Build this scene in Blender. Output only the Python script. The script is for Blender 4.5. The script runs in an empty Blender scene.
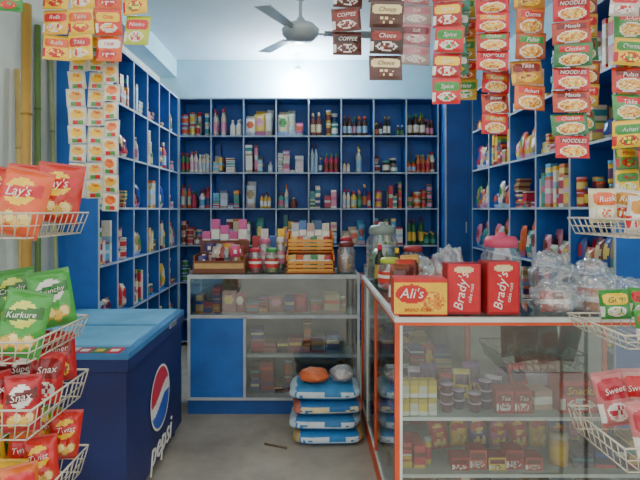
import bpy, math, random
from mathutils import Matrix, Vector, noise
R = random.Random(11)
T = Matrix.Translation
def RZ(a): return Matrix.Rotation(math.radians(a),4,'Z')
def RX(a): return Matrix.Rotation(math.radians(a),4,'X')
def RY(a): return Matrix.Rotation(math.radians(a),4,'Y')
def hx(s):
    s=s.lstrip('#'); o=[]
    for i in (0,2,4):
        c=int(s[i:i+2],16)/255
        o.append(c/12.92 if c<=.04045 else ((c+.055)/1.055)**2.4)
    return tuple(o)
def mul(c,k): return tuple(min(1,x*k) for x in c)
def hs(*a):
    x=0.137
    for i,v in enumerate(a): x+=v*(12.9898+i*37.719)
    x=math.sin(x)*43758.5453
    return x-math.floor(x)

# ------------------------------------------------------------ materials
def new_mat(name):
    m=bpy.data.materials.new(name); m.use_nodes=True
    nt=m.node_tree; nt.nodes.clear()
    out=nt.nodes.new('ShaderNodeOutputMaterial')
    return m,nt,out
def vc_mat(name,rough=.4,metal=0,bump=0,bscale=60,coat=0,var=.12,vscale=25):
    m,nt,out=new_mat(name); N=nt.nodes; L=nt.links
    a=N.new('ShaderNodeAttribute'); a.attribute_name='Col'
    tc=N.new('ShaderNodeTexCoord')
    n=N.new('ShaderNodeTexNoise'); n.inputs['Scale'].default_value=vscale; n.inputs['Detail'].default_value=6
    L.new(tc.outputs['Object'],n.inputs['Vector'])
    mr=N.new('ShaderNodeMapRange'); mr.inputs[1].default_value=.3; mr.inputs[2].default_value=.7
    mr.inputs[3].default_value=1-var; mr.inputs[4].default_value=1+var*.5
    L.new(n.outputs[0],mr.inputs[0])
    mx=N.new('ShaderNodeVectorMath'); mx.operation='SCALE'
    L.new(a.outputs['Color'],mx.inputs[0]); L.new(mr.outputs[0],mx.inputs['Scale'])
    p=N.new('ShaderNodeBsdfPrincipled'); p.inputs['Roughness'].default_value=rough
    p.inputs['Metallic'].default_value=metal; p.inputs['Coat Weight'].default_value=coat
    L.new(mx.outputs[0],p.inputs['Base Color'])
    if bump:
        b=N.new('ShaderNodeBump'); b.inputs['Strength'].default_value=bump; b.inputs['Distance'].default_value=.01
        n2=N.new('ShaderNodeTexNoise'); n2.inputs['Scale'].default_value=bscale; n2.inputs['Detail'].default_value=3
        L.new(tc.outputs['Object'],n2.inputs['Vector']); L.new(n2.outputs[0],b.inputs['Height'])
        L.new(b.outputs[0],p.inputs['Normal'])
    L.new(p.outputs[0],out.inputs[0]); return m
def clear_mat(name,tint,fac0,fac1,rough,body=(.9,.93,.95),bump=0,bscale=30,diff=0.0):
    m,nt,out=new_mat(name); N=nt.nodes; L=nt.links
    t=N.new('ShaderNodeBsdfTransparent'); t.inputs[0].default_value=(*tint,1)
    p=N.new('ShaderNodeBsdfGlossy'); p.inputs['Color'].default_value=(*body,1); p.inputs['Roughness'].default_value=rough
    surf=p.outputs[0]
    tc=N.new('ShaderNodeTexCoord')
    n2=N.new('ShaderNodeTexNoise'); n2.inputs['Scale'].default_value=bscale; n2.inputs['Detail'].default_value=3
    L.new(tc.outputs['Object'],n2.inputs['Vector'])
    if diff>0:
        d=N.new('ShaderNodeBsdfDiffuse'); d.inputs[0].default_value=(*body,1)
        ms=N.new('ShaderNodeMixShader'); ms.inputs[0].default_value=diff
        L.new(p.outputs[0],ms.inputs[1]); L.new(d.outputs[0],ms.inputs[2]); surf=ms.outputs[0]
    if bump:
        b=N.new('ShaderNodeBump'); b.inputs['Strength'].default_value=bump; b.inputs['Distance'].default_value=.02
        L.new(n2.outputs[0],b.inputs['Height']); L.new(b.outputs[0],p.inputs['Normal'])
    lw=N.new('ShaderNodeLayerWeight'); lw.inputs[0].default_value=.35
    mr=N.new('ShaderNodeMapRange'); mr.inputs[3].default_value=fac0; mr.inputs[4].default_value=fac1
    L.new(lw.outputs['Facing'],mr.inputs[0])
    mix=N.new('ShaderNodeMixShader'); L.new(mr.outputs[0],mix.inputs[0])
    L.new(t.outputs[0],mix.inputs[1]); L.new(surf,mix.inputs[2]); L.new(mix.outputs[0],out.inputs[0])
    return m
def emis_mat(name,c,s,mixt=0):
    m,nt,out=new_mat(name); e=nt.nodes.new('ShaderNodeEmission')
    e.inputs['Color'].default_value=(*c,1); e.inputs['Strength'].default_value=s
    if mixt:
        t=nt.nodes.new('ShaderNodeBsdfTransparent'); mx=nt.nodes.new('ShaderNodeMixShader'); mx.inputs[0].default_value=1-mixt
        nt.links.new(t.outputs[0],mx.inputs[1]); nt.links.new(e.outputs[0],mx.inputs[2]); nt.links.new(mx.outputs[0],out.inputs[0])
    else: nt.links.new(e.outputs[0],out.inputs[0])
    return m
def noise_mat(name,c1,c2,scale,rough=.7,bump=.1,coat=0):
    m,nt,out=new_mat(name); N=nt.nodes; L=nt.links
    tc=N.new('ShaderNodeTexCoord'); n=N.new('ShaderNodeTexNoise'); n.inputs['Scale'].default_value=scale
    n.inputs['Detail'].default_value=8; n.inputs['Roughness'].default_value=.65
    L.new(tc.outputs['Object'],n.inputs['Vector'])
    cr=N.new('ShaderNodeValToRGB'); cr.color_ramp.elements[0].position=.3; cr.color_ramp.elements[1].position=.7
    cr.color_ramp.elements[0].color=(*c1,1); cr.color_ramp.elements[1].color=(*c2,1)
    L.new(n.outputs[0],cr.inputs[0])
    p=N.new('ShaderNodeBsdfPrincipled'); p.inputs['Roughness'].default_value=rough; p.inputs['Coat Weight'].default_value=coat
    L.new(cr.outputs[0],p.inputs['Base Color'])
    b=N.new('ShaderNodeBump'); b.inputs['Strength'].default_value=bump; b.inputs['Distance'].default_value=.01
    n2=N.new('ShaderNodeTexNoise'); n2.inputs['Scale'].default_value=scale*12; L.new(tc.outputs['Object'],n2.inputs['Vector'])
    L.new(n2.outputs[0],b.inputs['Height']); L.new(b.outputs[0],p.inputs['Normal'])
    L.new(p.outputs[0],out.inputs[0]); return m

MATS={
 'pack':vc_mat('printed_card',.45,coat=.1),
 'foil':vc_mat('glossy_foil',.28,coat=.3,bump=.35,bscale=40,var=.12),
 'paint':vc_mat('painted_board',.5,var=.28,vscale=4,bump=.08),
 'wire':vc_mat('coated_wire',.35,var=.05),
 'woven':vc_mat('woven_sack',.6,bump=.35,bscale=140,var=.15),
 'glass':clear_mat('pane_glass',(.90,.94,.93),.12,.5,.03,bump=0),
 'jar':clear_mat('jar_plastic',(.92,.95,.95),.16,.8,.08,diff=.2),
 'film':clear_mat('clear_plastic_film',(.94,.96,.97),.26,.85,.10,body=(.94,.96,.97),bump=1.0,bscale=26,diff=.3),
 'bulb':emis_mat('lamp_glow',(.93,.985,1.0),60,.4),
 'fill_tube':emis_mat('fill_tube_glow',(1.0,.97,.90),22),  # emission of the added ceiling fill lamp
 'wall':noise_mat('wall_plaster',hx('#98c4d0'),hx('#aed2da'),2.5,.8,.15),
 'wallw':noise_mat('wall_whitewash',hx('#bcc2ba'),hx('#dcdccf'),2.0,.85,.2),
 'ceil':noise_mat('ceiling_plaster',hx('#c6dce0'),hx('#d8e6e6'),1.5,.85,.1),
 'floor':noise_mat('floor_concrete',hx('#8d877a'),hx('#b8b1a0'),2.2,.6,.12),
 'street':noise_mat('street_concrete',hx('#8e8a80'),hx('#aaa69b'),2.0,.8,.2),
}
COL=bpy.context.scene.collection
TXT={}
def glyphs(txt):
    if txt not in TXT:
        cu=bpy.data.curves.new('t','FONT'); cu.body=txt; cu.size=1; cu.align_x='CENTER'; cu.align_y='CENTER'
        cu.extrude=.012; cu.resolution_u=2; cu.shear=.25
        o=bpy.data.objects.new('t',cu); COL.objects.link(o)
        dg=bpy.context.evaluated_depsgraph_get(); me=bpy.data.meshes.new_from_object(o.evaluated_get(dg))
        TXT[txt]=([tuple(v.co) for v in me.vertices],[tuple(p.vertices) for p in me.polygons])
        bpy.data.objects.remove(o); bpy.data.meshes.remove(me); bpy.data.curves.remove(cu)
    return TXT[txt]
class MB:
    def __init__(s): s.v=[];s.f=[];s.c=[];s.m=[];s.s=[];s.M=Matrix.Identity(4)
    def add(s,vs,fs,cs,mat,smooth=False,M=None):
        b=len(s.v); X=s.M if M is None else s.M@M
        s.v+= [tuple(X@Vector(v)) for v in vs]
        for i,f in enumerate(fs):
            s.f.append(tuple(b+k for k in f)); s.c.append(cs[i] if isinstance(cs,list) else cs)
            s.m.append(mat); s.s.append(smooth)
    def box(s,x0,x1,y0,y1,z0,z1,c,mat='paint',M=None):
        v=[(x,y,z) for z in (z0,z1) for y in (y0,y1) for x in (x0,x1)]
        s.add(v,[(0,2,3,1),(4,5,7,6),(0,1,5,4),(2,6,7,3),(0,4,6,2),(1,3,7,5)],c,mat,False,M)
    def bands(s,x,y,z,w,d,h,cols,mat='pack',rot=0):
        vs=[];fs=[];cs=[]
        zs=[0]+[f for f,_ in cols]
        for k in zs:
            zz=k*h; vs+=[(-w/2,-d/2,zz),(w/2,-d/2,zz),(w/2,d/2,zz),(-w/2,d/2,zz)]
        for i,(f,c) in enumerate(cols):
            a=i*4
            for q in range(4):
                fs.append((a+q,a+(q+1)%4,a+4+(q+1)%4,a+4+q)); cs.append(c)
        fs.append((3,2,1,0)); cs.append(cols[0][1]); e=len(cols)*4
        fs.append((e,e+1,e+2,e+3)); cs.append(cols[-1][1])
        s.add(vs,fs,cs,mat,False,T((x,y,z))@RZ(rot))
    def art(s,x,y,z,w,d,h,fn,side,nu=24,nv=28,mat='pack',rot=0,M=None):
        M=(T((x,y,z))@RZ(rot)) if M is None else M
        vs=[((i/nu-.5)*w,-d/2,j/nv*h) for j in range(nv+1) for i in range(nu+1)]
        fs=[];cs=[]
        for j in range(nv):
            for i in range(nu):
                a=j*(nu+1)+i; fs.append((a,a+1,a+nu+2,a+nu+1)); cs.append(fn((i+.5)/nu,(j+.5)/nv))
        s.add(vs,fs,cs,mat,False,M)
        v=[(a*w/2,b*d/2,c*h) for c in (0,1) for b in (-1,1) for a in (-1,1)]
        s.add(v,[(0,2,3,1),(4,5,7,6),(2,6,7,3),(0,4,6,2),(1,3,7,5)],side,mat,False,M)
    def lathe(s,x,y,z,prof,n=14,mat='pack',cap=True,M=None):
        vs=[];fs=[];cs=[]
        for r,zz,c in prof:
            for k in range(n):
                a=2*math.pi*k/n; vs.append((r*math.cos(a),r*math.sin(a),zz))
        for i in range(len(prof)-1):
            for k in range(n):
                fs.append((i*n+k,i*n+(k+1)%n,(i+1)*n+(k+1)%n,(i+1)*n+k)); cs.append(prof[i][2])
        if cap:
            fs.append(tuple(reversed(range(n)))); cs.append(prof[0][2])
            e=(len(prof)-1)*n; fs.append(tuple(range(e,e+n))); cs.append(prof[-1][2])
        X=T((x,y,z)) if M is None else M
        s.add(vs,fs,cs,mat,True,X)
    def rod(s,p,q,r,c,mat='wire',n=6):
        p=Vector(p);q=Vector(q);d=q-p
        if d.length<1e-6: return
        rot=d.to_track_quat('Z','Y').to_matrix().to_4x4()
        s.lathe(0,0,0,[(r,0,c),(r,d.length,c)],n,mat,True,T(p)@rot)
    def pillow(s,w,h,t,fn,M,nu=12,nv=14,mat='foil',seed=0,wr=.15):
        vs=[];fs=[];cs=[]
        def sh(u,v):
            a=1-abs(2*u-1)**3.0; vv=min(1,max(0,(v-.05)/.9)); b=1-abs(2*vv-1)**4
            k=max(0,a)**.6*max(0,b)**.6
            return k*(1+wr*2*(noise.noise(Vector((u*4+seed*3.1,v*4,seed)))))
        for sg in (-1,1):
            for j in range(nv+1):
                for i in range(nu+1):
                    u=i/nu;v=j/nv; k=sh(u,v)
                    pin=1-.06*k
                    vs.append(((u-.5)*w*pin, sg*(t/2*k+.0006), v*h))
        n1=(nu+1)*(nv+1)
        for j in range(nv):
            for i in range(nu):
                a=j*(nu+1)+i; c=fn((i+.5)/nu,(j+.5)/nv)
                fs.append((a,a+1,a+nu+2,a+nu+1)); cs.append(c)
                a+=n1; fs.append((a+nu+1,a+nu+2,a+1,a)); cs.append(fn(1-(i+.5)/nu,(j+.5)/nv))
        s.add(vs,fs,cs,mat,True,M)
    def blob(s,x,y,z,a,b,c,seed,mat='film',col=(.9,.93,.95),amp=.35,nu=28,nv=18,fr=1.6):
        vs=[];fs=[]
        for j in range(nv+1):
            ph=math.pi*j/nv-math.pi/2
            for i in range(nu):
                th=2*math.pi*i/nu
                d=Vector((math.cos(ph)*math.cos(th),math.cos(ph)*math.sin(th),math.sin(ph)))
                k=1+amp*noise.noise(d*fr+Vector((seed*5.3,seed,0)))+amp*.6*noise.noise(d*fr*3.3+Vector((seed,0,seed*2.2)))
                p=d*k; zz=c+p.z*c
                vs.append((p.x*a,p.y*b,max(0.001,zz)))
        for j in range(nv):
            for i in range(nu):
                fs.append((j*nu+i,j*nu+(i+1)%nu,(j+1)*nu+(i+1)%nu,(j+1)*nu+i))
        s.add(vs,fs,col,mat,True,T((x,y,z)))
    def sack(s,x,y,z,w,d,h,fn,rot=0,e=.35,nu=56,nv=20,seed=0):
        vs=[];fs=[];cs=[]
        def p(a,k): return math.copysign(abs(a)**k,a)
        for j in range(nv+1):
            ph=math.pi*j/nv-math.pi/2
            for i in range(nu):
                th=2*math.pi*i/nu
                X=p(math.cos(ph),.6)*p(math.cos(th),e);Y=p(math.cos(ph),.6)*p(math.sin(th),e);Z=p(math.sin(ph),.8)
                k=1+.06*noise.noise(Vector((X*2,Y*2,Z+seed*3)))
                vs.append((X*w/2*k,Y*d/2*k,h/2+Z*h/2))
        for j in range(nv):
            for i in range(nu):
                q=[j*nu+i,j*nu+(i+1)%nu,(j+1)*nu+(i+1)%nu,(j+1)*nu+i]
                fs.append(tuple(q)); m=vs[q[0]]
                cs.append(fn(m[0]/w+.5,m[2]/h))
        s.add(vs,fs,cs,'woven',True,T((x,y,z))@RZ(rot))
    def text(s,txt,size,M,c,mat='pack'):
        v,f=glyphs(txt); s.add(v,f,c,mat,False,M@Matrix.Scale(size,4))
    def disc(s,r,fn,M,n=32,rings=10,mat='pack'):
        vs=[(0,0,0)];fs=[];cs=[]
        for k in range(1,rings+1):
            for i in range(n):
                a=2*math.pi*i/n; vs.append((r*k/rings*math.cos(a),r*k/rings*math.sin(a),0))
        for i in range(n):
            a=2*math.pi*(i+.5)/n
            fs.append((0,1+i,1+(i+1)%n)); cs.append(fn(math.cos(a)*.5/rings,math.sin(a)*.5/rings))
            for k in range(1,rings):
                q=1+(k-1)*n; w=1+k*n; rr=(k+.5)/rings
                fs.append((q+i,w+i,w+(i+1)%n,q+(i+1)%n)); cs.append(fn(math.cos(a)*rr,math.sin(a)*rr))
        s.add(vs,fs,cs,mat,False,M)
    def build(s,name,parent=None,bevel=0):
        me=bpy.data.meshes.new(name); me.from_pydata(s.v,[],s.f)
        used=[]
        for m in s.m:
            if m not in used: used.append(m)
        for m in used: me.materials.append(MATS[m])
        ix={m:i for i,m in enumerate(used)}
        ca=me.color_attributes.new('Col','FLOAT_COLOR','CORNER')
        buf=[]
        for i,p in enumerate(me.polygons):
            p.material_index=ix[s.m[i]]; p.use_smooth=s.s[i]
            buf+=[*s.c[i],1.0]*p.loop_total
        ca.data.foreach_set('color',buf)
        me.update()
        o=bpy.data.objects.new(name,me); COL.objects.link(o)
        if bevel:
            b=o.modifiers.new('edge_bevel','BEVEL'); b.width=bevel; b.segments=2; b.limit_method='ANGLE'
        if parent: o.parent=parent
        return o
def empty(name):
    o=bpy.data.objects.new(name,None); COL.objects.link(o); return o

W_=hx('#ecebe2'); BLUE=hx('#2669be'); BLUED=hx('#1c519c'); TRIM=hx('#aebbc6'); RED=hx('#d0222c'); ORG=hx('#e0622c')
YEL=hx('#f4c82c'); NAVY=hx('#1a2660'); GRN=hx('#35923f')

# ------------------------------------------------------------ room shell
def shell(name,x0,x1,y0,y1,z0,z1,mat):
    m=MB(); m.box(x0,x1,y0,y1,z0,z1,W_,mat); return m.build(name)
shell('floor',-1.9,2.2,1.5,6.1,-.1,0,'floor')
shell('ground',-6,6,-5,1.5,-.1,-.005,'street')
shell('wall_back',-1.9,2.2,6.0,6.1,0,3.35,'wall')
shell('wall_left',-1.9,-1.8,1.5,6.0,0,3.35,'wallw')
shell('wall_right',2.1,2.2,1.5,6.0,0,3.35,'wall')
shell('ceiling',-1.9,2.2,1.5,6.1,3.35,3.45,'ceil')
m=MB(); m.box(-1.8,-1.6,1.5,6.0,3.14,3.35,W_,'wall'); m.build('trim_1')
m=MB(); m.box(1.50,2.085,5.5,5.985,0,2.83,BLUE,'paint'); m.box(1.485,1.5,5.485,5.5,0,2.83,TRIM,'paint'); m.box(1.51,1.75,5.494,5.5,.1,2.75,BLUED,'paint')
m.box(1.71,1.72,5.48,5.494,1.3,1.42,TRIM,'paint')
m.build('storage_cabinet')

# ------------------------------------------------------------ shelves + goods
ZS=[.31,.73,1.15,1.57,1.98,2.40]; ZT=2.83
def shelving(name,M,L,cols,depth):
    m=MB(); m.M=M; w=L/cols
    m.box(0,L,depth-.012,depth,0,ZT,BLUE)
    for i in range(cols+1):
        x=min(max(i*w,.009),L-.009)
        m.box(x-.008,x+.008,.006,depth-.012,0,ZT,BLUE)
        m.box(x-.008,x+.008,0,.006,0,ZT,TRIM)
    for z in ZS+[ZT,.06]:
        for i in range(cols):
            m.box(i*w+.009,(i+1)*w-.009,.006,depth-.012,z-.016,z,BLUE)
            m.box(i*w+.009,(i+1)*w-.009,.001,.006,z-.016,z+.001,TRIM)
    return m.build(name)
VIV=[hx(c) for c in ('#c8283a','#e2b93a','#d85a2a','#3f8a46','#7a3b2c','#e6e0d0','#b8344a','#2a4a9a','#d8c8a0','#c96b3a','#5a2a5a','#a89060','#d98aa0','#8a2020','#3a8a8a','#e8d070')]
PAL=[hx(c) for c in ('#e6e4de','#c7d3da','#a7c4d8','#d98aa0','#b8344a','#e2b94a','#4d9a8a','#233a78','#d7c3a8','#7a3b2c','#5aa2c8','#e8e0c8','#b02a34','#3f7d46','#c96b3a')]
PALE=[hx(c) for c in ('#dedcd4','#c7d3da','#a7c4d8','#dcb3c0','#b8c6b8','#e0d0a8','#8fb4d0','#c86a88','#c8b49a')]
DARK=[hx(c) for c in ('#2a1812','#1d2a1c','#3a1a10','#141414','#4a2a12','#26381e')]
def bottle(m,x,y,z,r,h,c,cap,lab):
    m.lathe(x,y,z,[(r*.9,0,c),(r,h*.06,c),(r,h*.15,lab),(r,h*.5,c),(r,h*.64,c),(r*.42,h*.8,c),(r*.38,h*.86,cap),(r*.46,h*.865,cap),(r*.46,h,cap)],9)
def tin(m,x,y,z,r,h,c,lab,cap):
    m.lathe(x,y,z,[(r,0,c),(r,h*.2,lab),(r,h*.65,c),(r,h*.85,cap),(r*1.04,h*.86,cap),(r*1.04,h,cap)],10)
def fill_cell(m,x0,x1,z,avail,style,pal):
    x=x0+.004
    if style=='empty': return
    cnt=99
    while True:
        if R.random()<.11 and style!='mix': x+=R.uniform(.02,.06)
        if style=='bottle':
            if cnt>=R.randint(1,3):
                br=R.uniform(.020,.036); bh=min(avail*.9,R.uniform(.12,.32)); bc=R.choice(pal); bl=R.choice(PAL+PALE); bp=R.choice(VIV); cnt=0
            r=br; cnt+=1
            if x+2*r>x1-.003: break
            bottle(m,x+r,.05+R.uniform(0,.02),z,r,bh*R.uniform(.97,1.02),bc,bp,bl)
            if R.random()<.8: bottle(m,x+r,.15+R.uniform(0,.03),z,r,min(avail*.93,bh*R.uniform(.95,1.15)),R.choice(pal),bp,bl)
            x+=2*r+R.uniform(.0005,.005)
        elif style=='tin':
            r=R.uniform(.026,.044); h=R.uniform(.07,.15)
            if x+2.1*r>x1-.003: break
            k=R.choice([1,1,2,3]); c,l,cp=R.choice(pal),R.choice(VIV),R.choice(PAL)
            for q in range(k):
                if (q+1)*h<avail*.92: tin(m,x+r*1.04,.07+R.uniform(-.01,.01),z+q*h,r,h*.99,c,l,cp)
            if R.random()<.7: tin(m,x+r*1.04,.17,z,r,min(avail*.9,h*2),R.choice(pal),c,l)
            x+=2.1*r+R.uniform(.0005,.005)
        elif style=='box':
            bw=R.uniform(.03,.08); bh=min(avail*.9,R.uniform(.09,.32)); bd=R.uniform(.06,.10)
            if x+bw>x1-.003: break
            a,b=R.choice(pal),R.choice(VIV)
            m.bands(x+bw/2,.025+bd/2,z,bw*.97,bd,bh,[(.12,b),(.45,a),(.62,R.choice(PALE)),(.9,a),(1,b)],rot=R.uniform(-3,3))
            if bh<avail*.6:
                c=R.choice(pal)
                if R.random()<.4: m.bands(x+bw/2,.025+bd/2,z+bh,bw*.95,bd*.9,avail*.25,[(.3,c),(.7,R.choice(VIV)),(1,c)],rot=R.uniform(-6,6))
            c=R.choice(VIV+pal)
            if R.random()<.75: m.bands(x+bw/2,.20,z,bw,.1,avail*R.uniform(.35,.88),[(.4,c),(.6,R.choice(PALE)),(1,c)])
            x+=bw+R.uniform(.0005,.005)
        elif style=='small':
            bw=R.uniform(.045,.11); bh=R.uniform(.025,.055); n=R.randint(1,7)
            if x+bw>x1-.003: break
            a,b=R.choice(pal),R.choice(VIV)
            for q in range(n):
                if (q+1)*bh>avail*.9: break
                if R.random()<.45: a,b=R.choice(pal),R.choice(pal)
                m.bands(x+bw/2,.09+R.uniform(-.01,.01),z+q*bh,bw*.94,.1,bh*.97,[(.3,b),(.75,a),(1,b)],rot=R.uniform(-3,3))
            x+=bw+R.uniform(.0005,.005)
        elif style=='pouch':
            bw=R.uniform(.07,.12); bh=min(avail*.9,R.uniform(.14,.3))
            if x+bw>x1-.002: break
            a,b,c=R.choice(pal),R.choice(VIV),R.choice(PALE)
            for yy in (.06,.15):
                s=R.random()*20
                m.pillow(bw,bh*(.9 if yy<.1 else 1.08 if bh*1.08<avail*.9 else 1),.06,lambda u,v:(b if ((u-.5)/.38)**2+((v-.6)/.2)**2<1 else c if v<.2 else a),T((x+bw/2,yy,z))@RX(-4)@RY(R.uniform(-3,3)),8,10,'foil',s)
            x+=bw+.001
        elif style=='mix':
            k=R.choice(['bottle','box','tin','small','pouch','box'])
            xe=min(x1,x+R.uniform(.10,.17))
            if x1-xe<.06: xe=x1
            fill_cell(m,x,xe,z,avail,k,pal); x=xe
            if x>x1-.05: break
def goods(name,M,L,cols,rows,plan=None,wst=None,wpal=None):
    m=MB(); m.M=M; w=L/cols
    for ri,z in enumerate(ZS):
        if z<rows: continue
        av=(ZS+[ZT])[ri+1]-z-.02
        for i in range(cols):
            if plan and (ri,i) in plan: st,pal=plan[(ri,i)]
            else:
                st=R.choice(wst or ['mix','mix','mix','mix','box','bottle','small','tin','pouch']); pal=R.choice(wpal or [PAL,VIV,PAL,PALE])
            fill_cell(m,i*w+.01,(i+1)*w-.01,z+.001,av,st,pal)
    return m.build(name)
Mb=T((-1.5,5.7,0)); Ml=T((-1.5,3.55,0))@RZ(90); Mr=T((1.77,5.47,0))@RZ(-90)
shelving('wall_shelf',Mb,2.97,8,.3); shelving('wall_shelf',Ml,2.15,6,.3); shelving('wall_shelf',Mr,2.57,5,.32)
PINK=[hx('#c9446a'),hx('#e07a9a'),hx('#e8d9dc'),hx('#b82c50')]
YB=[hx('#e8c84a'),hx('#d8508a'),hx('#e8e0d0'),hx('#e2b94a')]
TEAL=[hx('#3f9a94'),hx('#2f6db0'),hx('#cfd8da'),hx('#6fb8c8')]
plan={(5,0):('tin',PALE),(5,1):('bottle',PALE),(5,2):('pouch',YB),(5,3):('pouch',PALE),(5,4):('mix',PAL),(5,5):('bottle',DARK+[hx('#c8a040')]),(5,6):('bottle',DARK),(5,7):('bottle',DARK+[YEL]),
 (4,0):('bottle',PINK+PAL),(4,1):('mix',TEAL+PAL),(4,2):('mix',TEAL+PALE),(4,3):('small',PALE),(4,4):('mix',PINK+PAL),(4,5):('mix',PALE),(4,6):('tin',DARK+PAL),(4,7):('bottle',DARK+VIV),
 (3,0):('bottle',PINK+VIV),(3,1):('small',TEAL+PAL),(3,2):('mix',TEAL+PAL),(3,3):('mix',PAL),(3,4):('mix',PAL),(3,5):('bottle',PAL),(3,6):('mix',TEAL+VIV),(3,7):('tin',VIV),
 (2,0):('tin',PAL),(2,1):('box',VIV),(2,5):('pouch',PAL),(2,6):('box',PAL),(2,7):('bottle',[hx('#2f8a4a'),hx('#1f6a3a')])}
goods('shelf_groceries',Mb,2.97,8,.7,plan)
goods('shelf_groceries',Ml,2.15,6,.3,None,['mix','mix','box','small','tin','pouch','bottle','pouch'],[VIV,PAL,PAL,VIV+PALE])
goods('shelf_groceries',Mr,2.57,5,.7,None,['mix','mix','box','pouch','small','pouch','tin'],[VIV,VIV,PAL,VIV+PALE])
lamp=empty('wall_lamp')
LY=5.76; LZ=3.14
m=MB(); m.box(-.18,-.10,5.975,6.0,LZ-.05,LZ+.07,W_,'paint'); m.rod((-.14,5.975,LZ+.03),(-.14,LY,LZ+.03),.012,W_); m.lathe(-.14,LY,LZ,[(.03,0,W_),(.03,.06,W_)],14,'paint'); m.build('lamp_holder',lamp)
m=MB(); m.lathe(-.14,LY,LZ,[(.02,-.228,W_),(.06,-.214,W_),(.10,-.17,W_),(.115,-.12,W_),(.10,-.065,W_),(.05,-.02,W_),(.028,-.001,W_)],24,'bulb'); m.build('bulb',lamp)
ld=bpy.data.lights.new('bulb_light','POINT'); ld.energy=260; ld.color=(.9,.97,1.0); ld.shadow_soft_size=.08
lo=bpy.data.objects.new('bulb_light',ld); COL.objects.link(lo); lo.location=(-.14,LY,LZ-.12); lo.parent=lamp
tl=empty('added_fill_light')  # added fill lamp on the ceiling, out of view, to brighten the interior
m=MB(); m.box(-.75,.75,2.77,2.83,3.31,3.35,W_,'paint'); m.box(-.75,-.72,2.78,2.82,3.27,3.31,W_,'paint'); m.box(.72,.75,2.78,2.82,3.27,3.31,W_,'paint'); m.build('fill_batten',tl)
m=MB(); m.rod((-.72,2.8,3.285),(.72,2.8,3.285),.016,W_,'fill_tube',12); m.build('fill_tube',tl)

# ceiling fan
m=MB(); g=hx('#c0cccf'); fx,fy,fz=-.08,4.2,3.03
m.lathe(fx,fy,fz,[(.03,-.06,g),(.11,-.05,g),(.15,-.01,g),(.16,.03,g),(.12,.07,g),(.05,.085,g),(.03,.13,g),(.014,.14,g),(.014,.27,g),(.06,.29,g),(.065,.318,g)],24,'wire')
for a in (5,125,245):
    X=T((fx,fy,fz))@RZ(a)
    m.box(.13,.24,-.018,.018,.0,.006,g,'wire',X)
    vs=[(.2,-.05,.008),(.62,-.075,.010),(.62,.06,.0),(.2,.045,.0)]
    m.add(vs+[(x,y,z+.005) for x,y,z in vs],[(3,2,1,0),(4,5,6,7),(0,1,5,4),(1,2,6,5),(2,3,7,6),(3,0,4,7)],g,'wire',False,X)
m.build('ceiling_fan')

# ------------------------------------------------------------ print designs
def A_noodle(base,band,seed):
    foods=[hx('#e0a030'),hx('#f0c860'),hx('#c86a28'),hx('#e8b040'),hx('#f4dc90')]
    def f(u,v):
        if v<.06 or v>.95: return mul(base,.7)
        e=((u-.5)/.42)**2+((v-.3)/.25)**2
        if e<.7: return foods[int(hs(int(u*17),int(v*17),seed)*5)]
        if e<1: return W_
        if abs(v-.74+.1*(u-.5))<.13 and .08<u<.92: return band
        return base
    return f
def A_word(base,band,word,seed):
    def f(u,v):
        if v<.06 or v>.95: return mul(base,.78)
        if ((u-.5)/.44)**4+((v-.68)/.19)**4<1: return band
        e=((u-.5)/.33)**2+((v-.27)/.17)**2
        if e<.7: return [mul(word,.9),band,mul(word,.75),mul(base,1.4)][int(hs(int(u*13),int(v*13),seed+5)*4)]
        if e<1: return word
        if u<.12 and .1<v<.45: return word
        return base
    return f
def A_chip(base,seed,disc=YEL,rib=RED):
    def f(u,v):
        if v<.05 or v>.95: return mul(base,.75)
        e=((u-.5)/.32)**2+((v-.64)/.2)**2
        if abs(v-.64-.12*(u-.5))<.085 and abs(u-.5)<.42: return rib
        if e<1: return disc
        for k in range(4):
            cx=.25+.17*k; cy=.2+.06*(k%2)
            q=((u-cx)/.13)**2+((v-cy)/.1)**2
            if q<.75: return [hx('#efc65a'),hx('#f5dc8a')][k%2]
            if q<1: return hx('#d09a3a')
        return base
    return f
# ------------------------------------------------------------ hanging strips
m=MB()
for y in (1.86,1.93,2.0,2.07,2.14): m.rod((-1.8,y,2.485),(2.1,y,2.485),.006,hx('#8a8f90'),'wire',8)
m.build('hanging_rail')
WORDS=['MASALA','Nimko','TASTY','Rio','CHAI','Slanty','COFFEE','Tang']
def strip(name,x,y,zb,w,h,arts,cols=1,ang=0,t=.016,top=2.455,mat='foil',nu=20,nv=20,words=None,wc=None):
    m=MB(); n=max(1,int(round((top-zb)/h))); hh=(top-zb)/n
    M0=T((x,y,0))@RZ(ang)
    words=words or [R.choice(WORDS)]
    for c in range(cols):
        for k in range(n):
            s=R.random()*50; fn=arts[(k+c)%len(arts)]
            M=M0@T(((c-(cols-1)/2)*w+R.uniform(-.004,.004),R.uniform(-.004,.004),zb+k*hh))@RY(R.uniform(-4,4))@RX(R.uniform(-10,10))@RZ(R.uniform(-9,9))
            m.pillow(w*.98,hh*.99,t,fn,M,nu,nv,mat,s,.3)
            wd=words[(k+c)%len(words)]
            if wd:
                cc=wc[(k+c)%len(wc)] if wc else W_
                sz=min(hh*.24,w*1.1/len(wd))
                m.text(wd,sz,M@T((0,-t/2-.0025,hh*(.66 if arts[0].__qualname__.startswith('A_word') else .73)))@RX(90),cc)
    m.box(-cols*w*.45,cols*w*.45,-.0015,.0015,top-.03,2.478,hx('#c8c8c0'),'pack',M0)
    return m.build(name)
cr=hx('#e8d8a0'); br=hx('#5a2c22'); pk=hx('#c98a94')
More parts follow.
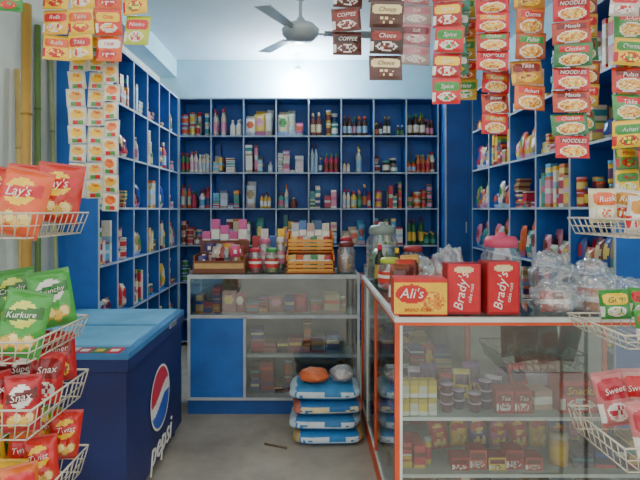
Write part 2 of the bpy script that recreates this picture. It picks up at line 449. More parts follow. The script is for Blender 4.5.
strip('hanging_snack_packets',-1.17,1.86,2.29,.1,.11,[A_word(YEL,RED,W_,1),A_word(GRN,YEL,RED,2)],2,words=['Mini','Rings'],wc=[W_,RED])
strip('hanging_snack_packets',-1.02,2.0,2.15,.106,.112,[A_word(YEL,ORG,RED,3),A_word(hx('#e8b030'),RED,W_,4)],1,4,words=['Rolls'])
strip('hanging_snack_packets',-.912,2.0,2.15,.106,.112,[A_word(YEL,RED,W_,5),A_word(hx('#f0c83a'),ORG,RED,9)],1,-3,words=['Tikka'])
strip('hanging_snack_packets',-.802,2.0,2.145,.104,.112,[A_word(ORG,W_,RED,6),A_word(hx('#d8452c'),YEL,W_,7)],1,5,words=['Chilli'],wc=[RED])
strip('hanging_snack_packets',-.695,2.0,2.21,.106,.112,[A_word(hx('#b8c838'),RED,W_,8),A_word(YEL,GRN,RED,10)],1,-6,words=['Nimko'])
lab=hx('#d4d2b4')
def A_sach(s):
    def f(u,v):
        if u<.06 or u>.94 or v<.06 or v>.94: return hx('#c0c6bc')
        if ((u-.5)/.38)**2+((v-.62)/.24)**2<1: return [YEL,hx('#e87a30'),hx('#e8b040')][s%3]
        if .2<u<.8 and .1<v<.32: return [hx('#4a9a50'),RED][int(u*2+s)%2]
        return lab
    return f
strip('hanging_sachet_sheet',-.955,2.14,1.60,.077,.077,[A_sach(0),A_sach(3),A_sach(2)],2,3,.01,nu=14,nv=14,words=['Tea'],wc=[RED])
strip('hanging_sachet_sheet',-.825,2.07,1.545,.07,.077,[A_sach(4),A_sach(5)],1,-5,.01,nu=14,nv=14,words=['Tea'],wc=[RED])
bA=[A_word(br,hx('#3a1a16'),W_,11),A_word(hx('#6a342a'),hx('#8a2a20'),W_,12)]
strip('hanging_sachet_strip',.15,2.0,2.17,.118,.098,bA,1,5,words=['COFFEE'])
strip('hanging_sachet_strip',.29,1.93,2.05,.13,.104,[A_word(hx('#54352c'),cr,br,13),A_word(hx('#3f241e'),hx('#8a2a20'),W_,14)],1,-4,words=['Choco'],wc=[br,W_])
strip('hanging_sachet_strip',.42,2.0,2.13,.125,.085,[A_word(hx('#b8a8a4'),pk,W_,15),A_word(pk,hx('#8a4a52'),W_,16)],1,6,words=['Soft'])
strip('hanging_sachet_strip',.53,1.93,1.96,.11,.11,[A_word(RED,GRN,W_,17),A_word(hx('#a82420'),YEL,W_,18)],1,-8,words=['Spice'])
strip('hanging_sachet_strip',.60,2.07,2.11,.12,.088,[A_word(hx('#3c8a6a'),W_,YEL,19),A_word(hx('#4a9a86'),cr,RED,20)],1,3,words=['Cubes'],wc=[GRN])
nw=['NOODLES','Chicken','Masala']; nx=['Karahi','Biryani','Korma']; ny=['Achari','Tikka','Pulao','Qorma']
nr=[A_noodle(RED,hx('#a01820'),1),A_noodle(hx('#b82820'),GRN,2),A_noodle(RED,hx('#d8a030'),3)]
strip('hanging_noodle_packets',.705,1.93,2.09,.125,.078,nr,1,-5,.02,words=nw)
strip('hanging_noodle_packets',.765,2.07,1.865,.115,.082,[A_noodle(RED,hx('#c88a20'),4),A_noodle(hx('#c04a30'),hx('#7a1a18'),5)],1,4,.02,words=nx)
strip('hanging_sachet_strip',.66,2.14,2.02,.1,.09,[A_word(hx('#c8a838'),GRN,W_,61),A_word(hx('#d87a2c'),RED,W_,62)],1,-3,words=['Haldi'])
strip('hanging_noodle_packets',.875,2.0,1.95,.13,.11,[A_noodle(hx('#d8742c'),RED,6),A_word(hx('#c88a3a'),hx('#8a2a20'),YEL,7),A_noodle(hx('#b8582c'),GRN,8)],1,6,.02,words=ny)
strip('hanging_sachet_strip',.95,2.14,2.06,.1,.09,[A_word(hx('#b8b8ae'),hx('#6a7a8a'),W_,63),A_word(hx('#c8c0b0'),RED,W_,64)],1,5,words=['Salt'])
strip('hanging_noodle_packets',1.01,1.93,1.75,.14,.086,[A_noodle(RED,hx('#8a1820'),9),A_noodle(hx('#3a7a48'),RED,10),A_noodle(hx('#b8482c'),hx('#7a1a18'),11)],1,-4,.022,words=nw)
strip('hanging_noodle_packets',1.135,2.07,1.88,.125,.098,[A_noodle(hx('#3f8050'),hx('#8a2a20'),12),A_word(hx('#c8a040'),RED,W_,13),A_noodle(hx('#9a4028'),hx('#c88a20'),13)],1,5,.02,words=nx)
strip('hanging_sachet_strip',1.165,1.86,2.27,.11,.08,[A_word(hx('#c8bcb0'),RED,W_,21),A_word(pk,hx('#8a4a52'),RED,22)],1,-3)
strip('hanging_noodle_packets',1.275,2.0,1.80,.13,.105,[A_word(YEL,GRN,RED,14),A_noodle(hx('#4a9850'),RED,15),A_noodle(hx('#c83a2c'),hx('#7a1a18'),16)],1,-7,.022,words=ny)
strip('hanging_sachet_strip',1.36,2.14,1.62,.11,.1,[A_word(YEL,GRN,W_,65),A_word(hx('#5a9a3a'),YEL,RED,66)],1,4,words=['Mirch'],wc=[RED])
strip('hanging_noodle_packets',1.42,2.07,1.72,.125,.086,nr,1,4,.022,words=nw)

# ------------------------------------------------------------ snack racks
def basket(m,x0,x1,y0,y1,z0,h,c,fl=.03):
    r=.0026; zt=z0+h
    T4=[(x0-fl,y0-fl,zt),(x1+fl,y0-fl,zt),(x1+fl,y1,zt),(x0-fl,y1,zt)]
    B4=[(x0,y0,z0),(x1,y0,z0),(x1,y1,z0),(x0,y1,z0)]
    L=lambda a,b,t:tuple(a[i]+(b[i]-a[i])*t for i in range(3))
    for i in range(4):
        j=(i+1)%4
        m.rod(T4[i],T4[j],r*1.4,c); m.rod(B4[i],B4[j],r,c)
        m.rod(L(B4[i],T4[i],.5),L(B4[j],T4[j],.5),r*.8,c)
        n=max(2,int((Vector(B4[i])-Vector(B4[j])).length/.035))
        for k in range(n): m.rod(L(B4[i],B4[j],k/n),L(T4[i],T4[j],k/n),r*.8,c)
    n=int((x1-x0)/.04)
    for k in range(1,n): m.rod((x0+(x1-x0)*k/n,y0,z0),(x0+(x1-x0)*k/n,y1,z0),r*.8,c)
wc=hx('#c8c2ae')
def rack(name,x0,x1,y0,y1,tiers,px):
    m=MB()
    for z,h in tiers:
        basket(m,x0,x1,y0,y1,z,h,wc)
    for py in (y0+.03,y1-.03): m.rod((px,py,0),(px,py,tiers[0][0]+.25),.011,wc)
    for py in (y0+.03,y1-.03): m.rod((px,py,.02),((x0+x1)/2,py,.02),.01,wc)
    return m.build(name)
rack('snack_rack',-1.30,-.85,1.5,1.85,[(1.465,.075),(1.09,.07),(.86,.1),(.58,.1)],-1.335)
def bags(name,x0,x1,y0,y1,z,arts,w,h,rows,txt=None,turn=18,tilt=8,nu=28,nv=32,tc=None):
    for r in range(rows):
        y=y0+.045+(y1-y0-.09)*r/max(1,rows-1) if rows>1 else (y0+y1)/2
        n=int((x1-x0)/(w*.85))
        for k in range(n):
            m=MB(); q=R.randrange(len(arts)); fn=arts[q]; x=x0+w*.5+(x1-x0-w)*k/max(1,n-1)
            M=T((x,y+.03*(k%2),z+.006+.035*r))@RZ(turn+R.uniform(-12,12))@RX(-tilt+R.uniform(-3,3))@RY(R.uniform(-12,12))
            m.pillow(w,h,.055,fn,M,nu,nv,'foil',R.random()*50,.22)
            if txt:
                chip=fn.__qualname__.startswith('A_chip')
                wd=txt[(q+k)%len(txt)]
                m.text(wd,min(w*.30,w*1.3/len(wd)),M@T((0,-.0345,h*(.635 if chip else .67)))@RX(90)@RZ(7),W_ if tc is None else tc,'pack')
            m.build(name)
lr=[A_chip(hx('#d0281e'),1),A_chip(hx('#c82a1c'),2),A_chip(hx('#e0581e'),8)]
gr=[A_chip(hx('#3f9a3a'),3,hx('#d8e060'),hx('#2a6a2a')),A_chip(hx('#4aa848'),4,W_,hx('#2a7a34')),A_word(hx('#5aa83a'),RED,YEL,49)]
rd=[A_word(hx('#c02428'),hx('#8a1418'),W_,31),A_word(hx('#b81c24'),hx('#8a1418'),YEL,32),A_chip(hx('#b8202a'),5,W_,hx('#6a1a1a'))]
yl=[A_word(hx('#e0b428'),GRN,RED,33),A_chip(hx('#7fae34'),6,YEL,RED),A_word(hx('#d86a28'),RED,W_,34),A_chip(hx('#c8281e'),7)]
bags('chips_bag',-1.27,-.84,1.5,1.84,1.465,lr,.165,.215,2,["Lay's"],8)
bags('chips_bag',-1.28,-.84,1.5,1.84,1.09,gr,.14,.205,2,['Kurkure','Crunchy'],16)
bags('chips_bag',-1.29,-.84,1.5,1.84,.86,rd,.105,.17,3,['Snax','Super'],16)
bags('chips_bag',-1.29,-.84,1.5,1.84,.58,yl,.105,.17,3,['Chips','Twist'],16)
rack('snack_rack',1.03,1.42,1.62,1.94,[(1.46,.06),(1.10,.05),(.70,.09)],1.46)
wt=[A_word(hx('#d8d4cc'),hx('#c88a20'),RED,41),A_word(hx('#e0d8b0'),ORG,W_,42),A_word(hx('#c8c4bc'),hx('#8a6a4a'),W_,43)]
bags('snack_packet',1.05,1.42,1.62,1.92,1.46,wt,.10,.13,2,['Bites','Rusk'],-14)
bags('snack_packet',1.10,1.42,1.62,1.92,1.10,[A_word(GRN,YEL,W_,44),A_word(hx('#4a9a40'),RED,W_,45)],.10,.11,2,['Gum'],-14,tc=hx('#2a6a2a'))
bags('snack_packet',1.10,1.42,1.62,1.92,.70,[A_word(hx('#c87a7a'),hx('#b83040'),W_,46),A_word(hx('#d09a94'),RED,W_,47),A_word(hx('#b8303a'),hx('#7a1820'),W_,48)],.12,.2,2,['Sweet'],-14)

# poles by the left wall
def pole(name,p,q,r,c):
    m=MB(); m.rod(p,q,r,c,'paint',10); p=Vector(p);q=Vector(q)
    for t in (.2,.4,.6,.8):
        a=p.lerp(q,t); b=p.lerp(q,t+.004); m.rod(a,b,r*1.12,mul(c,.7),'paint',10)
    return m.build(name)
pole('wooden_post',(-1.27,2.24,0),(-1.27,2.24,2.47),.022,hx('#b08c3c'))
pole('bamboo_pole',(-1.74,3.2,0),(-1.77,3.25,2.75),.018,hx('#6a8a48'))
pole('bamboo_pole',(-1.70,3.4,0),(-1.775,3.42,2.6),.016,hx('#9aa87a'))
pole('bamboo_pole',(-1.72,3.02,0),(-1.77,3.02,2.4),.016,hx('#c8ae68'))

# ------------------------------------------------------------ chest cooler
m=MB(); x0,x1,y0,y1=-1.63,-.9,2.45,3.5; H=.85
m.box(x0,x1,y0,y1,.07,.76,NAVY); m.box(x0-.012,x1+.012,y0-.012,y1+.012,.76,.82,hx('#1a2a66'))
m.box(x0-.015,x1+.015,y0-.015,y1+.015,.82,H,hx('#3a78ac'))
lt=hx('#6cb2d8')
m.box(x0+.02,x1-.02,y0+.10,y1-.02,H,H+.012,lt)
m.box(x0+.02,x1-.02,y0+1.05/2,y0+1.05/2+.03,H+.012,H+.018,hx('#5a9cc4'))
n=9
for i in range(n):
    a=x0+.03+(x1-x0-.06)*i/n; w=(x1-x0-.06)/n
    m.box(a,a+w*.96,y0-.005,y0+.09,H,H+.002,[RED,hx('#3d7a44'),hx('#b03038'),hx('#c8b8a8')][(i*7)%4],'pack')
    m.box(a+w*.2,a+w*.75,y0+.02,y0+.06,H+.002,H+.003,[W_,YEL,W_][i%3],'pack')
for a in (x0+.06,x1-.06):
    for b in (y0+.06,y1-.06): m.lathe(a,b,0,[(.03,0,hx('#222222')),(.03,.07,hx('#222222'))],12,'paint')
def globe(a,b):
    w=.16*math.sin(a*2.6)
    if math.hypot(a,b)>.93: return W_
    if b>w+.16+.1*a: return hx('#d02838')
    if b<w-.2+.1*a: return hx('#2a5ac0')
    return W_
m.disc(.19,globe,T((x1+.004,3.0,.43))@RZ(90)@RX(90),56,26)
m.text('pepsi',.2,T((x1+.004,3.02,.15))@RZ(90)@RX(90),W_)
m.box(x1-.03,x1+.02,3.15,3.3,.80,.83,hx('#7a8088'))
m.build('chest_cooler',bevel=.006)

# ------------------------------------------------------------ back display counter
m=MB(); X0,X1,Y0,Y1,H=-.927,.377,3.78,4.23,1.06; fr=hx('#b8c0c4')
m.box(X0,X1,Y0+.02,Y1,0,.11,BLUED); m.box(X0,X1,Y0,Y1,.11,.13,fr)
m.box(X0,X1,Y1-.015,Y1,.13,1.03,hx('#8c928c'))
m.box(X0+.02,-.50,Y0+.01,Y0+.03,.13,.74,BLUE)
m.box(X0,X0+.015,Y0+.03,Y1-.015,.13,.74,BLUE)
for x in (X0,X1-.02): m.box(x,x+.02,Y0,Y0+.02,.13,1.03,fr); m.box(x,x+.02,Y1-.035,Y1-.015,.13,1.03,fr)
m.box(-.505,-.485,Y0,Y0+.03,.13,.74,fr)
m.box(X0+.02,X1-.02,Y0,Y0+.02,.73,.755,fr); m.box(X0+.02,X1-.02,Y0+.02,Y1-.015,.735,.75,hx('#a8b4b4'))
m.box(-.485,X1-.02,Y0+.04,Y1-.015,.43,.442,hx('#a8b4b4')); m.box(-.485,X1-.02,Y0+.035,Y0+.045,.425,.447,fr)
for y in (Y0,Y1-.02): m.box(X0,X1,y,y+.02,1.03,H,fr)
for x in (X0,X1-.02): m.box(x,x+.02,Y0+.02,Y1-.02,1.03,H,fr)
m.box(X0+.02,X1-.02,Y0+.02,Y1-.02,1.048,H-.001,W_,'glass')
m.box(X0+.02,X1-.02,Y0+.006,Y0+.010,.755,1.03,W_,'glass')
m.box(-.485,X1-.02,Y0+.006,Y0+.010,.13,.73,W_,'glass')
m.box(X1-.012,X1-.008,Y0+.02,Y1-.035,.13,1.03,W_,'glass'); m.box(X0+.008,X0+.012,Y0+.02,Y1-.035,.75,1.03,W_,'glass')
m.build('display_counter')
BX=[hx(c) for c in ('#a0804a','#7a3a1c','#b06a6a','#5a2218','#c0a878','#9a2222','#6a7888','#b87a1a','#2a3a7a','#a82a3a','#4a2a1a')]
PD=[hx(c) for c in ('#b8a888','#a0a8a8','#c09a6a','#c8c0a8')]
def cartons(m,x0,x1,y,z,av,pal=BX,gap=.006,wr=(.045,.13)):
    x=x0
    while True:
        w=R.uniform(*wr); h=min(av*.95,R.uniform(.04,.15))
        if x+w>x1: break
        k=R.random()
        if k<.28:
            a,b=R.choice(pal),R.choice(VIV); s=R.random()*30
            m.pillow(w,min(av*.92,R.uniform(.12,.2)),.045,(lambda a,b:(lambda u,v:(b if ((u-.5)/.36)**2+((v-.6)/.2)**2<1 else a)))(a,b),T((x+w/2,y+.05,z))@RX(-8)@RY(R.uniform(-5,5)),8,10,'foil',s)
        elif k<.42:
            r=w/2*.9; a=R.choice(pal)
            for q in range(R.choice([1,2])):
                if (q+1)*h<av: tin(m,x+w/2,y+.06,z+q*h,r*.95,h*.98,a,R.choice(VIV),R.choice(PD))
        else:
            d=R.uniform(.1,.18); q=0
            while (q+1)*h<av and (q==0 or R.random()<.75):
                a,b=R.choice(pal),R.choice(pal)
                m.bands(x+w/2,y+d/2+R.uniform(0,.015),z+q*h,w*.94,d*.98,h*.98,[(.15,b),(.5,a),(.7,R.choice(PD+VIV)),(1,a)],rot=R.uniform(-4,4)); q+=1
        x+=w+R.uniform(.001,gap)
m=MB(); cartons(m,X0+.04,X1-.04,Y0+.08,.7505,.24); cartons(m,-.46,X1-.04,Y0+.09,.1305,.26); cartons(m,-.46,X1-.04,Y0+.09,.4425,.26)
m.build('counter_stock')

def jar(name,x,y,z,r,h,lidc,fillc,labc=None,knob=False):
    e=empty(name); m=MB()
    m.lathe(x,y,z,[(r*.9,0,W_),(r,h*.05,W_),(r,h*.68,W_),(r*.72,h*.8,W_),(r*.72,h*.84,W_)],20,'jar',False); m.build('body',e)
    m=MB(); 
    m.lathe(x,y,z,[(r*.86,.004,fillc),(r*.9,h*.1,mul(fillc,.8)),(r*.9,h*.45,fillc),(r*.5,h*.55,fillc)],14,'foil')
    for i in range(14):
        a=i*2.4; q=r*.78; cc=[fillc,mul(fillc,1.5),YEL,W_][i%4]
        m.blob(x+q*math.cos(a),y+q*math.sin(a),z+h*(.08+.4*hs(i,x)),r*.2,r*.2,r*.16,i,'foil',cc,.1,8,6)
    if labc: m.lathe(x,y,z,[(r*1.01,h*.2,labc),(r*1.01,h*.35,W_),(r*1.01,h*.45,labc),(r*1.01,h*.55,labc)],20,'pack',False)
    m.build('contents',e)
    m=MB(); p=[(r*.78,h*.80,lidc),(r*.84,h*.81,lidc),(r*.84,h*.9,lidc),(r*.7,h*.95,lidc)]
    p+=[(r*.25,h*.96,lidc),(r*.22,h*1.0,lidc),(r*.1,h*1.01,lidc)] if knob else [(r*.2,h*.96,lidc)]
    m.lathe(x,y,z,p,20,'paint'); m.build('lid',e); return e
m=MB(); c=hx('#7a4228')
m.box(-.90,-.50,3.84,4.12,1.062,1.075,c,'pack'); m.box(-.90,-.50,3.84,3.85,1.075,1.16,c,'pack'); m.box(-.90,-.50,4.11,4.12,1.075,1.30,c,'pack')
m.box(-.90,-.89,3.85,4.11,1.075,1.20,c,'pack'); m.box(-.51,-.50,3.85,4.11,1.075,1.20,c,'pack')
m.box(-.89,-.51,3.836,3.84,1.10,1.14,hx('#c8a060'),'pack')
for i in range(34):
    cc=R.choice([hx('#d84a7a'),hx('#5a2a1e'),hx('#d89a3a'),hx('#9a2a2a'),hx('#a8b0b8'),hx('#4a3a7a'),hx('#c8b8a8')]); s=R.random()*9
    m.pillow(.075,.09,.03,lambda u,v:(W_ if .4<v<.6 and .25<u<.75 else cc),T((-.84+.29*hs(i,1),3.90+.16*hs(i,2),1.08+.12*hs(i,3)))@RZ(R.uniform(-40,40))@RX(R.uniform(-30,10)),6,6,'foil',s)
m.build('candy_carton')
m=MB(); c=hx('#d05a98')
for k in range(5): m.bands(-.86+k*.075,4.175,1.062,.066,.05,.31+.05*((k*2)%3),[(.2,W_),(.6,[c,hx('#3a6ab0'),hx('#d8d0c8'),hx('#d8a040'),hx('#b8343a')][k]),(.8,W_),(1,c)],rot=0)
for k in range(4): m.bands(-.45+k*.07,4.195,1.062,.06,.05,.27+.06*((k*3)%2),[(.3,[hx('#d8a040'),hx('#3a8a6a'),c,hx('#b8343a')][k]),(.6,W_),(1,[hx('#b8343a'),hx('#d8d0c8'),hx('#3a6ab0'),YEL][k])])
m.build('biscuit_packs')
jar('candy_jar',-.43,3.92,1.062,.052,.2,hx('#c8283a'),hx('#9a2a2a'),RED)
jar('candy_jar',-.30,3.92,1.062,.054,.2,hx('#3f9a4a'),hx('#8a9a3a'),hx('#c83a3a'))
jar('candy_jar',-.37,4.07,1.062,.055,.27,hx('#e0709a'),hx('#c88a9a'),hx('#d8a0b0'))
jar('candy_jar',-.24,4.07,1.062,.042,.28,hx('#d8d8d8'),hx('#5a8a5a'),hx('#d88aa0'))
jar('candy_jar',.285,3.93,1.062,.070,.25,hx('#7a2a2a'),hx('#b89a8a'))
jar('candy_jar',.30,4.12,1.062,.06,.28,hx('#b8343a'),hx('#6a4a3a'))
m=MB(); c=hx('#d87a1c'); c2=hx('#e8a040'); a0,a1=-.185,.19
for x in (a0,a1-.012): m.box(x,x+.012,3.86,4.12,1.062,1.20,c); m.box(x,x+.012,3.98,4.12,1.20,1.36,c)
for k in range(3): m.box(a0,a1,3.86,3.868,1.075+k*.030,1.095+k*.030,c2)
for k in range(3): m.box(a0,a1,3.98,3.988,1.235+k*.030,1.255+k*.030,c2)
m.box(a0,a1,3.868,4.12,1.062,1.072,c); m.box(a0+.012,a1-.012,3.988,4.12,1.212,1.222,c); m.box(a0,a1,4.112,4.12,1.072,1.38,c)
for i in range(12):
    cc=[hx('#e0c060'),hx('#c85a28'),hx('#c8c8b8'),hx('#4a8a5a'),hx('#e8dcb0'),hx('#b83a3a')][i%6]
    m.pillow(.075,.125,.03,lambda u,v:(W_ if .5<v<.7 else cc),T((a0+.05+.275*(i%6)/5,3.92 if i<6 else 4.04,1.075 if i<6 else 1.225))@RX(-14)@RY((i*37)%14-7),6,6,'foil',i)
for i in range(5):
    cc=[hx('#b8c4d0'),hx('#4a7ab8'),hx('#c8a8a0'),hx('#3a5a8a'),hx('#d8d0c0')][i]; m.bands(-.12+i*.062,4.085,1.222,.056,.05,.22+.02*(i%2),[(.5,cc),(.7,W_),(1,cc)])
m.build('tiered_snack_stand')

# ------------------------------------------------------------ floor sacks
sb=hx('#2a84c8'); sw=hx('#d0e0e8')
def sf(a,b,c):
    def f(u,v):
        if u<.08 or u>.92: return c
        if .26<v<.68: return b if hs(int(u*30),int(v*8))>.3 else a
        return a
    return f
z=0.0
for i,(a,b,c) in enumerate([(sb,sw,hx('#c8b070')),(hx('#3a80b8'),sw,hx('#b8ccd8')),(hx('#2a70b0'),hx('#d8d0a8'),hx('#c07058')),(hx('#3a88c0'),sw,hx('#b8ccd8'))]):
    m=MB(); m.sack(.11+.010*(-1)**i,3.42,z,.47,.33,.098,sf(a,b,c),2*(-1)**i,seed=i); m.build('flour_sack'); z+=.0975
z+=.002
m=MB(); m.blob(.03,3.38,z,.10,.09,.045,3,'foil',hx('#e0703a'),.2); m.build('snack_bag')
m=MB(); m.blob(.22,3.4,z,.08,.1,.05,5,'film',amp=.25); m.blob(.22,3.4,z+.004,.06,.07,.03,6,'foil',hx('#c8b0a0'),.3); m.build('plastic_bag')
m=MB(); m.rod((-.30,3.3,.008),(-.15,3.24,.008),.006,hx('#6a5a48'),'paint'); m.build('wooden_stick')

# ------------------------------------------------------------ front glass counter (L shaped)
m=MB(); H=1.06; a0,a1,b0,b1=.386,1.62,2.27,2.75; ay=3.76; ax=.88; oc=hx('#d8552c'); ww=hx('#d6dad4')
P=.022
m.box(a0,a1,b0+.01,b1,0,.10,oc); m.box(a0,ax,b1,ay,0,.10,oc)
m.box(a0,a1,b0+.01,b1,.10,.115,ww); m.box(a0,ax,b1,ay,.10,.115,ww)
for (x,y) in [(a0,b0),(a1-P,b0),(a0,ay-P),(ax-P,ay-P),(a1-P,b1-P),(ax-P,b1)]:
    m.box(x,x+P,y,y+P,.115,H-.035,oc); 
m.box(a0,a0+P,2.98,2.98+P,.115,H-.035,oc); m.box(a0,a0+P,3.4,3.4+P,.115,H-.035,ww)
m.box(a0+P,a0+P+.012,b0,b0+.012,.115,H-.035,ww)
def rail(x0,x1,y0,y1):
    m.box(x0,x1,y0,y1,H-.035,H-.020,oc); m.box(x0-.002,x1+.002,y0-.002,y1+.002,H-.020,H,ww)
rail(a0,a1,b0,b0+P); rail(a0,a0+P,b0+P,ay); rail(a1-P,a1,b0+P,b1); rail(ax,a1-P,b1-P,b1); rail(ax-P,ax,b1,ay); rail(a0+P,ax-P,ay-P,ay)
m.box(a0+P,a1-P,b0+P,b1-P,H-.012,H-.004,W_,'glass'); m.box(a0+P,ax-P,b1-P,ay-P,H-.012,H-.004,W_,'glass')
m.box(a0+P,a1-P,b0+.006,b0+.010,.115,H-.035,W_,'glass')
m.box(a0+.006,a0+.010,b0+P,ay-P,.115,H-.035,W_,'glass')
m.box(ax,a1-P,b1-.012,b1-.004,.115,H-.035,hx('#a0a69c'))
m.box(ax-.012,ax-.004,b1+P,ay-P,.115,H-.035,hx('#a0a69c'))
m.box(a0+P,ax-P,ay-.014,ay-.006,.115,H-.035,hx('#a0a69c'))
for z in (.34,.60):
    m.box(a0+.015,a1-P,b0+.015,b1-.014,z-.008,z,hx('#9aa6a4')); m.box(a0+.015,ax-.014,b1-.014,ay-.016,z-.008,z,hx('#9aa6a4'))
    m.box(a0+.015,a1-P,b0+.012,b0+.016,z-.012,z+.003,ww)
m.build('glass_counter')
m=MB(); zz=.601
for k in range(4):
    for q in range(2):
        cc=[hx('#e8cc3a'),hx('#d8d4c0')][(k+q)%2]
        m.bands(.44+k*.042,2.33+.006*hs(k,q),zz+q*.082,.038,.05,.078,[(.25,W_),(.7,cc),(1,hx('#c8b040'))],rot=6*(hs(k,q)-.5))
for k in range(4):
    c=hx('#4a2858') if k%2 else hx('#6a2038')
    for q in range(2+(k%3==0)): m.lathe(.645+k*.066,2.36+.04*(k%2),zz+q*.045,[(.022,0,c),(.03,.035,c),(.032,.04,hx('#b8a0b8')),(.032,.044,hx('#b8a0b8'))],14,'pack')
for k in range(9): m.pillow(.085,.12+.03*(k%3),.035,A_word([hx('#7a3a8a'),hx('#c8b8c8'),hx('#5a2a6a'),hx('#c83a3a'),hx('#d8c040')][k%5],hx('#4a1a4a'),YEL,k),T((.46+k*.075,2.50+.03*(k%2),zz+.0))@RX(-10)@RY((k*53)%20-10),12,12,'foil',k)
for k in range(2): m.art(.91+k*.085,2.38,zz,.08,.1,.105,A_word(hx('#b82830'),hx('#7a1820'),W_,k+50),hx('#a02028'),16,16); m.text('Tea',.03,T((.91+k*.085,2.328,zz+.07))@RX(90),W_)
m.art(1.265,2.40,zz,.19,.13,.15,A_word(hx('#c83038'),hx('#8a1820'),W_,60),hx('#a82430'),24,20); m.text('Snacks',.05,T((1.265,2.333,zz+.102))@RX(90),YEL)
m.bands(1.10,2.42,zz,.09,.1,.09,[(.3,hx('#c8a890')),(.7,W_),(1,hx('#b89080'))],rot=8)
m.bands(1.18,2.60,zz,.2,.1,.18,[(.3,hx('#8a6a9a')),(.7,hx('#c8b8c8')),(1,hx('#b89080'))])
cartons(m,1.38,1.58,2.33,zz,.2)
z2=.341
cartons(m,.42,.62,2.33,z2,.2,[hx('#c83040'),hx('#d8cfc0'),hx('#d8b840')],.01,(.04,.07))
for k in range(5):
    m.art(.70+k*.085,2.36+.01*(k%2),z2,.08,.08,.06+.03*(k%2),A_word([hx('#b8242c'),hx('#c84a3a'),YEL][k%3],hx('#7a1820'),W_,k+70),hx('#a02028'),14,14)
for k in range(8): m.pillow(.09,.15+.02*(k%3),.04,A_chip([hx('#c8302c'),hx('#e0b030'),hx('#5a3a8a'),hx('#d86a9a')][k%4],k),T((.66+k*.1,2.53+.02*(k%2),z2))@RX(-8)@RY((k*41)%16-8),14,14,'foil',k)
cartons(m,1.14,1.58,2.33,z2,.16,[hx('#9a3a6a'),hx('#3a3058'),hx('#d8a850'),hx('#c83040')],.01)
cartons(m,.42,1.58,2.35,.116,.2)
for zq in (.601,.341,.116):
    for yy in (2.80,3.0,3.2,3.4,3.55): cartons(m,.43,.84,yy,zq,.2)
m.build('counter_stock')

# things on the front counter
zt=1.061
def nuts(u,v):
    if v>.90 or v<.05: return hx('#c82a20')
    if ((u-.33)/.3)**2+((v-.58)/.26)**2<1: return hx('#c8241e')
    if ((u-.72)/.24)**2+((v-.38)/.28)**2<1: return [hx('#e0902a'),hx('#f0c050'),hx('#c87020')][int(hs(int(u*20),int(v*16),4)*3)]
    return hx('#f0bc28')
m=MB(); m.art(.515,2.38,zt,.245,.12,.17,nuts,hx('#d02a24'),36,28,rot=-2)
m.text("Ali's",.065,T((.47,2.317,zt+.10))@RZ(-2)@RX(90),W_); m.text("BREAD RUSK",.022,T((.50,2.317,zt+.025))@RZ(-2)@RX(90),hx('#a01818')); m.build('snack_carton')
def bredf(u,v):
    if .05>u or u>.95: return hx('#9a141c')
    if v<.06: return hx('#9a141c')
    if ((u-.5)/.3)**2+((v-.89)/.07)**2<1: return hx('#e0cc9a')
    return hx('#cc1e2a')
for x,y,h,r in ((.725,2.40,.235,-3),(.90,2.39,.245,4)):
    m=MB(); m.art(x,y,zt,.155,.11,h,bredf,hx('#a81820'),28,40,rot=r)
    M=T((x,y,zt))@RZ(r)@T((-.012,-.0560,h*.45))@RX(90)@RZ(80)
    m.text("Brady's",.062,M,W_); m.text("cake rusk",.024,M@T((0,-.045,0)),W_); m.build('rusk_box')
jar('candy_jar',1.0,2.62,zt,.1,.37,hx('#e85a80'),hx('#c89a7a'),None,True)
jar('candy_jar',.505,3.5,zt,.11,.40,hx('#8a9a92'),hx('#5a7a5a'),None,True)
jar('candy_jar',.50,3.12,zt,.075,.2,hx('#b8c83a'),hx('#c83a2a'),hx('#d83a2a'))
jar('candy_jar',.74,3.6,zt,.08,.24,hx('#b83a3a'),hx('#8a6a3a'),hx('#c8a04a'))
def bagobj(x,y,z,a,b,c,s,inner=None,ni=9):
    m=MB(); m.blob(x,y,z,a,b,c,s,'film',amp=.4,nu=48,nv=32)
    if inner:
        for i in range(ni): m.pillow(a*.6,c*1.2,.03,(lambda cc:(lambda u,v:W_ if .4<v<.6 else cc))(R.choice(inner)),T((x+a*1.0*(hs(i,s)-.5),y+b*.6*(hs(s,i)-.5),z+.01))@RZ(R.uniform(-50,50))@RX(-15),8,8,'foil',i)
    m.build('plastic_bag')
bagobj(1.17,2.39,zt,.10,.10,.075,1,[hx('#c8b090'),hx('#8a4a3a'),hx('#b8b8b8'),hx('#c85a4a')])
bagobj(1.37,2.40,zt,.09,.10,.085,12,[hx('#c8c8c8'),hx('#c87a3a'),hx('#b84a4a')])
bagobj(1.53,2.42,zt,.08,.12,.08,2,[hx('#b8905a'),hx('#c8ccd0'),hx('#8a5a4a')])
bagobj(.73,2.62,zt,.10,.07,.14,3,[hx('#b8bcc0'),hx('#d8b898'),hx('#a86a4a')])
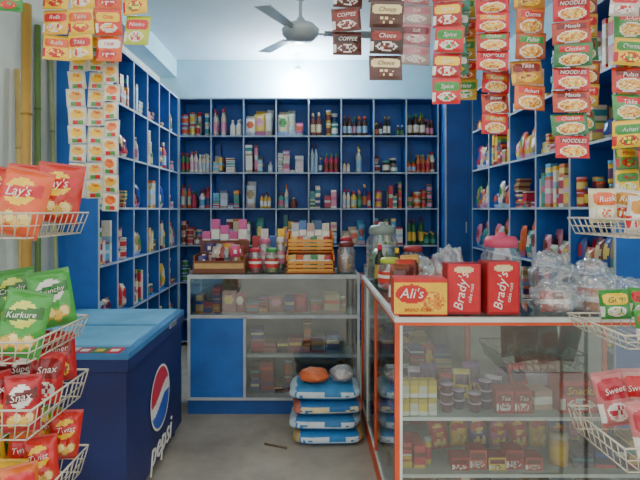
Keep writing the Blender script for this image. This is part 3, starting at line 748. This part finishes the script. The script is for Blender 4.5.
bagobj(1.27,2.63,zt,.12,.08,.13,4,[hx('#5a6a8a'),hx('#b89870'),hx('#c88080')])
bagobj(1.49,2.64,zt,.10,.07,.11,14,[hx('#b8a890'),hx('#a84a3a')])
bagobj(.75,3.0,zt,.07,.11,.08,9,[hx('#9a4a3a'),hx('#d8b880')])
bagobj(.75,3.3,zt,.07,.1,.09,10,[hx('#9a6a3a'),hx('#c83a2a')])
m=MB()
for k in range(3): m.pillow(.1,.2+.02*k,.05,A_word([hx('#8a4a2a'),hx('#c83a2a'),hx('#d8a850')][k],hx('#5a1a14'),W_,k+80),T((.46+.05*k,2.62+.05*k,zt+.005))@RX(-6)@RY(4-4*k),16,16,'foil',k)
m.build('biscuit_packet')
m=MB()
bottle(m,.46,3.3,zt,.034,.26,hx('#1d2a1c'),RED,hx('#c8a040')); bottle(m,.57,3.28,zt,.03,.24,hx('#4a2a12'),YEL,W_); bottle(m,.58,2.92,zt,.03,.2,hx('#3a7a3a'),W_,YEL)
m.build('sauce_bottles')

# ------------------------------------------------------------ light / world / camera
w=bpy.data.worlds.new('overcast_sky'); bpy.context.scene.world=w; w.use_nodes=True
nt=w.node_tree; bg=nt.nodes['Background']
tc=nt.nodes.new('ShaderNodeTexCoord'); sp=nt.nodes.new('ShaderNodeSeparateXYZ'); cr_=nt.nodes.new('ShaderNodeValToRGB')
nt.links.new(tc.outputs['Generated'],sp.inputs[0]); nt.links.new(sp.outputs[2],cr_.inputs[0]); nt.links.new(cr_.outputs[0],bg.inputs[0])
cr_.color_ramp.elements[0].position=0; cr_.color_ramp.elements[0].color=(.80,.77,.71,1)
cr_.color_ramp.elements[1].position=.5; cr_.color_ramp.elements[1].color=(1,.98,.95,1)
bg.inputs[1].default_value=2.0
cam=bpy.data.cameras.new('camera'); co=bpy.data.objects.new('camera',cam); COL.objects.link(co)
co.location=(0,0,1.55); co.rotation_euler=(math.radians(90),0,0)
cam.sensor_width=36; cam.lens=36*500/640; cam.shift_x=10/640; cam.shift_y=-30/640; cam.clip_start=.05
bpy.context.scene.camera=co
